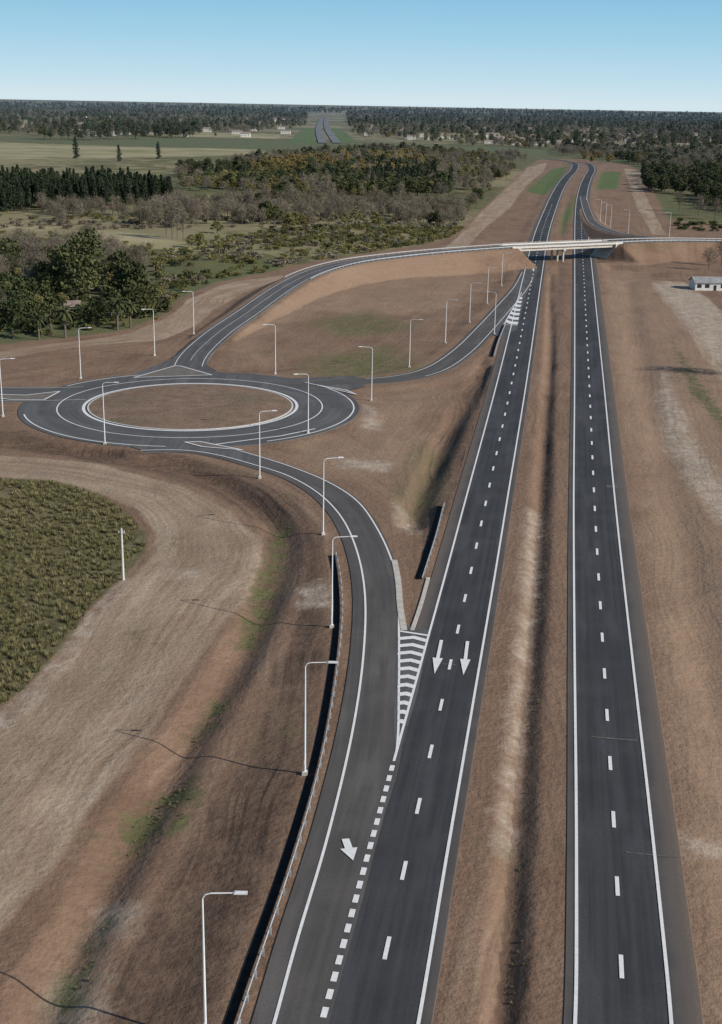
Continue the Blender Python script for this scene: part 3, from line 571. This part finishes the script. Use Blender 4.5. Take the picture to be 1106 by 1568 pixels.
def mass(name,key,pts,s0=.8,s1=1.25,seed=0,drape=True):
    if not len(pts): return
    n=len(pts); rg=np.random.default_rng(seed+5); me=bpy.data.meshes.new(name); z=height(pts[:,0],pts[:,1]) if drape else np.full(n,-.5)
    me.vertices.add(n); me.vertices.foreach_set("co",np.c_[pts,z].ravel())
    a=me.attributes.new("scl",'FLOAT_VECTOR','POINT'); s=rg.uniform(s0,s1,n); a.data.foreach_set("vector",np.c_[s*rg.uniform(.85,1.2,n),s*rg.uniform(.85,1.2,n),s*rg.uniform(.8,1.15,n)].ravel().astype(np.float32))
    a=me.attributes.new("rot",'FLOAT_VECTOR','POINT'); a.data.foreach_set("vector",np.c_[np.zeros(n),np.zeros(n),rg.uniform(0,6.28,n)].ravel().astype(np.float32))
    a=me.attributes.new("pick",'INT','POINT'); a.data.foreach_set("value",rg.integers(0,len(PR[key]),n).astype(np.int32))
    o=bpy.data.objects.new(name,me); sc.collection.objects.link(o)
    ng=bpy.data.node_groups.new("scatter_"+name,'GeometryNodeTree'); ng.interface.new_socket("Geometry",in_out='INPUT',socket_type='NodeSocketGeometry'); ng.interface.new_socket("Geometry",in_out='OUTPUT',socket_type='NodeSocketGeometry')
    N=ng.nodes.new; gi_=N('NodeGroupInput'); go_=N('NodeGroupOutput'); ip=N('GeometryNodeInstanceOnPoints'); ci=N('GeometryNodeCollectionInfo'); ci.inputs['Collection'].default_value=COL[key]; ci.inputs['Separate Children'].default_value=True; ci.inputs['Reset Children'].default_value=True
    ip.inputs['Pick Instance'].default_value=True; lk=ng.links.new
    def na(nm,ty):
        q_=N('GeometryNodeInputNamedAttribute'); q_.data_type=ty; q_.inputs['Name'].default_value=nm; return q_.outputs['Attribute']
    lk(gi_.outputs[0],ip.inputs['Points']); lk(ci.outputs[0],ip.inputs['Instance']); lk(na('pick','INT'),ip.inputs['Instance Index']); lk(na('rot','FLOAT_VECTOR'),ip.inputs['Rotation']); lk(na('scl','FLOAT_VECTOR'),ip.inputs['Scale']); lk(ip.outputs[0],go_.inputs[0])
    md=o.modifiers.new("scatter",'NODES'); md.node_group=ng
cat=lambda *a:np.vstack([q for q in a if len(q)])
# regions given by where their bases stand on the ground
farL=[(-60,163),(470,172),(470,196),(300,212),(-60,205)]; farR=[(530,175),(1170,182),(1170,236),(900,232),(700,222),(540,206)]
hor=[(-80,157),(1190,177),(1190,185),(560,175),(-80,163)]
mass("distant_tree_mass","broad",cat(scat(hor,12000,1,.35,500),scat(farL,1700,2,.58,260),scat(farR,1700,3,.59,260)),.9,1.6,1,False)
mass("distant_tree_mass","gum",cat(scat(hor,16000,4,.4,600),scat(farL,3500,5,.6,300),scat(farR,3500,6,.6,300),scat([(-60,195),(130,200),(320,190),(300,212),(180,216),(-60,212)],900,61,.5,150)),.9,1.7,2,False)
mass("distant_tree_mass","bare",cat(scat(farL,1800,7,.5,200),scat(farR,1300,8,.48,200)),1.,1.5,3,False)
mass("distant_tree_mass","olive",cat(scat(farL,2500,71,.45,200),scat(farR,1900,81,.45,200)),.6,1.2,31,False)
mass("distant_tree_mass","autumn",cat(scat(farR,6000,82,.45,200),scat(farL,9000,83,.45,200)),.6,1.1,32,False)
midL=[(270,262),(430,240),(560,228),(800,240),(805,250),(760,285),(700,305),(560,302),(420,300),(280,290)]
mass("woodland","bare",cat(scat(midL,240,11,.45,70),scat([(60,322),(260,318),(420,305),(560,318),(730,318),(700,348),(560,340),(400,342),(250,348),(90,345)],90,12,.33,50),scat([(850,228),(1170,236),(1170,262),(1000,262),(960,246),(860,238)],220,13),scat([(0,380),(130,372),(230,420),(200,455),(0,470)],90,14,.35,30)),.75,1.2,4)
mass("woodland","broad",cat(scat(midL,250,15,.54,80),scat([(430,272),(560,262),(680,280),(690,298),(560,300),(450,285)],110,16,.35,60),scat([(985,262),(1170,265),(1170,325),(1090,325),(1060,300),(990,292)],110,17,.35,40),scat([(850,225),(1170,236),(1170,262),(1000,258)],500,18),scat([(0,415),(120,405),(220,452),(215,480),(100,498),(0,510)],170,19,.36,25),scat([(60,318),(260,312),(700,318),(690,345),(400,340),(90,342)],500,191,.5,50)),.7,1.25,5)
mass("woodland","olive",cat(scat(midL,200,20,.42,90),scat([(270,330),(700,340),(640,365),(450,380),(300,400)],700,21,.5,40),scat([(0,405),(120,400),(220,452),(215,480),(100,498),(0,510)],260,211)),.5,.95,6)
mass("autumn_trees","autumn",cat(scat([(380,255),(640,238),(650,262),(560,275),(400,272)],240,22,.35,60),scat([(880,240),(1000,244),(980,252),(880,250)],900,23)),.7,1.1,7)
mass("pine_forest","pine",cat(scat([(-60,285),(120,290),(260,298),(265,308),(130,318),(-60,326)],38,24),scat([(560,272),(650,270),(700,285),(690,296),(560,296)],300,25,.4,50)),.85,1.25,8)
scr=[(245,395),(300,372),(420,352),(560,345),(715,345),(690,362),(640,374),(560,386),(470,400),(400,416),(330,428),(275,452),(245,480),(215,470)]
mass("scrub","bush",cat(scat(scr,20,31,.36,25),scat([(-60,330),(250,345),(700,335),(715,318),(760,285),(700,305),(300,300),(-60,300)],90,32,.4,40),scat([(0,355),(110,360),(300,385),(240,420),(100,375),(0,380)],45,33,.3,30),scat([(-60,495),(240,478),(280,445),(250,484),(190,502),(-60,524)],45,39)),.6,1.6,9)
mass("scrub","gbush",cat(scat(scr,75,34,.45,25),scat([(0,335),(720,322),(700,350),(0,350)],60,35,.35,30)),.7,1.9,10)
mass("scrub","dbush",cat(scat(scr,160,36,.45,25),scat([(-60,470),(240,462),(280,440),(250,478),(190,498),(-60,520)],35,37,.3,20),scat([(1020,338),(1170,345),(1170,358),(1040,350)],40,38)),.7,2.0,11)
gf=[(-300,724),(0,729),(80,736),(150,755),(193,780),(220,812),(218,838),(188,876),(138,923),(88,988),(38,1043),(-60,1118),(-300,1200)]
mass("field_grass","tuft",scat(gf,.6,41,.25,6),.6,1.4,12)
mass("field_grass","bush",scat(gf,30,42,.45,12),.25,.45,13)
mass("verge_weeds","tuft",cat(scat([(432,785),(445,800),(425,880),(400,960),(375,990),(362,975),(395,880),(415,820)],1.2,43,.4,3),scat([(335,1060),(355,1062),(310,1120),(283,1118)],.9,44,.4,3),scat([(230,1210),(305,1170),(295,1240),(200,1295),(185,1260)],.9,45,.42,3),scat([(500,538),(600,530),(610,562),(520,578)],5,46,.4,8),scat([(836,700),(846,700),(832,1000),(815,1250),(800,1568),(775,1568),(800,1250),(820,1000)],1.5,47,.5,6),scat([(120,1420),(170,1390),(140,1500),(90,1560),(70,1520)],1.2,49,.45,3)),.2,.45,14)
def one(nm,key,px,py,s,k=0):
    x,y=P(px,py); m_=PR[key]; o=bpy.data.objects.new(nm,m_[k%len(m_)]); o.location=(x,y,hz(x,y)); o.scale=(s,s,s); o.rotation_euler=(0,0,px*.7); sc.collection.objects.link(o)
for i,(px,py,s) in enumerate([(20,515,1.1),(48,505,1.0),(78,500,.9),(170,488,1.0),(205,484,1.1),(222,474,1.0),(150,495,.8),(190,460,1.1),(10,470,1.1),(90,492,.8),(120,496,.6)]): one("broadleaf_tree","broad",px,py,s,i)
for i,(px,py,s) in enumerate([(118,462,1.35),(138,460,1.5),(128,446,1.3),(98,452,1.1)]): one("eucalyptus_tree","gum",px,py,s,i)
for px,py,s in [(180,502,1.2),(100,513,1.15),(200,499,1.0),(60,518,.9)]: one("palm_tree","palm",px,py,s)
for i,(px,py,s) in enumerate([(255,362,1.1),(264,364,1.2),(272,363,1.1),(281,366,1.0)]): one("poplar_tree","poplar",px,py,s,i)
for i,(px,py,s) in enumerate([(117,242,1.5),(183,246,1.1),(243,242,1.2)]): one("cypress_tree","cypress",px,py,s*1.1,i)
for i,(px,py,s) in enumerate([(1085,412,1.0),(1105,405,1.2),(1070,330,1.4),(1040,322,1.3),(1095,335,1.4),(0,500,1.1),(30,480,1.1),(55,452,1.1),(1150,575,1.5)]): one("bare_tree","bare",px,py,s,i)
for i,(px,py,s) in enumerate([(735,308,.9),(670,345,.8),(660,344,.7),(728,305,.8)]): one("broadleaf_tree","broad",px,py,s,i)
# ------------------------------------------------------------------ houses
mWall=simple("rendered_wall",(.55,.53,.49),(.68,.66,.62),.5); mRoof=simple("roof_sheet",(.20,.15,.13),(.30,.24,.21),.6); mRoofG=simple("roof_grey",(.22,.22,.22),(.32,.32,.32),.6)
def house(px,py,w_,d_,h_,rot,nm="farm_house",roof=None):
    x,y=P(px,py); e=bpy.data.objects.new(nm,None); e.location=(x,y,hz(x,y)); e.rotation_euler=(0,0,math.radians(rot)); sc.collection.objects.link(e)
    m=MB(); m.box((0,0,h_/2-.2),(1,0,0),(0,1,0),w_/2,d_/2,h_/2+.2)
    for sx in (-1,1): m.face([(sx*w_/2,-d_/2,h_),(sx*w_/2,d_/2,h_),(sx*w_/2,0,h_+d_*.22)])
    m.obj("walls",[mWall],e); m=MB(); o_=.5
    for sy in (-1,1):
        a=[(-w_/2-o_,sy*(d_/2+o_),h_-.1),(w_/2+o_,sy*(d_/2+o_),h_-.1),(w_/2+o_,0,h_+d_*.22+.12),(-w_/2-o_,0,h_+d_*.22+.12)]
        m.face(a); m.face([(p_[0],p_[1],p_[2]+.12) for p_ in a]); m.face([a[0],a[1],(a[1][0],a[1][1],a[1][2]+.12),(a[0][0],a[0][1],a[0][2]+.12)])
    m.obj("roof",[roof or mRoof],e); m=MB(); n_=max(2,int(w_/3.2))
    for i in range(n_):
        xx=-w_/2+(i+.5)*w_/n_
        for sy in (-1,1):
            if i==n_//2: m.box((xx,sy*(d_/2+.01),1.05),(1,0,0),(0,1,0),.6,.03,1.05)
            else: m.box((xx,sy*(d_/2+.01),1.7),(1,0,0),(0,1,0),.9,.03,.7)
    m.obj("windows_and_door",[mG],e)
house(104,478,8,6,3.0,8); house(1090,440,16,8,3.0,4,roof=mRoofG); house(262,311,12,8,3.2,5); house(1085,215,20,12,4,3)
m=MB(); rg=np.random.default_rng(3)
def hb(x,y,w_,d_,h_,mi):
    m.box((x,y,h_/2),(1,0,0),(0,1,0),w_/2,d_/2,h_/2+.5,mi)
    for sy in (-1,1): m.face([(x-w_/2-.4,y+sy*(d_/2+.4),h_+.53),(x+w_/2+.4,y+sy*(d_/2+.4),h_+.53),(x+w_/2+.4,y,h_+.5+d_*.25),(x-w_/2-.4,y,h_+.5+d_*.25)],mi=2)
    for sx in (-1,1): m.face([(x+sx*w_/2,y-d_/2,h_+.5),(x+sx*w_/2,y+d_/2,h_+.5),(x+sx*w_/2,y,h_+.5+d_*.24)],mi=mi)
    for k in range(3): m.box((x-w_/3+k*w_/3,y-d_/2-.03,h_*.5),(1,0,0),(0,1,0),.7,.03,.6,3)
for i in range(150):
    px=rg.choice([rg.uniform(560,1100),rg.uniform(100,450),rg.uniform(740,1000)]); py=rg.uniform(178,206)+px*.012+ (8 if px>700 else 0); x,y=P(px,py); hb(x,y,rg.uniform(8,26),rg.uniform(7,14),rg.uniform(3,5.5),int(rg.integers(0,2)))
m.obj("distant_buildings",[mWall,mK,mRoof,mG])
print("done", len(V))
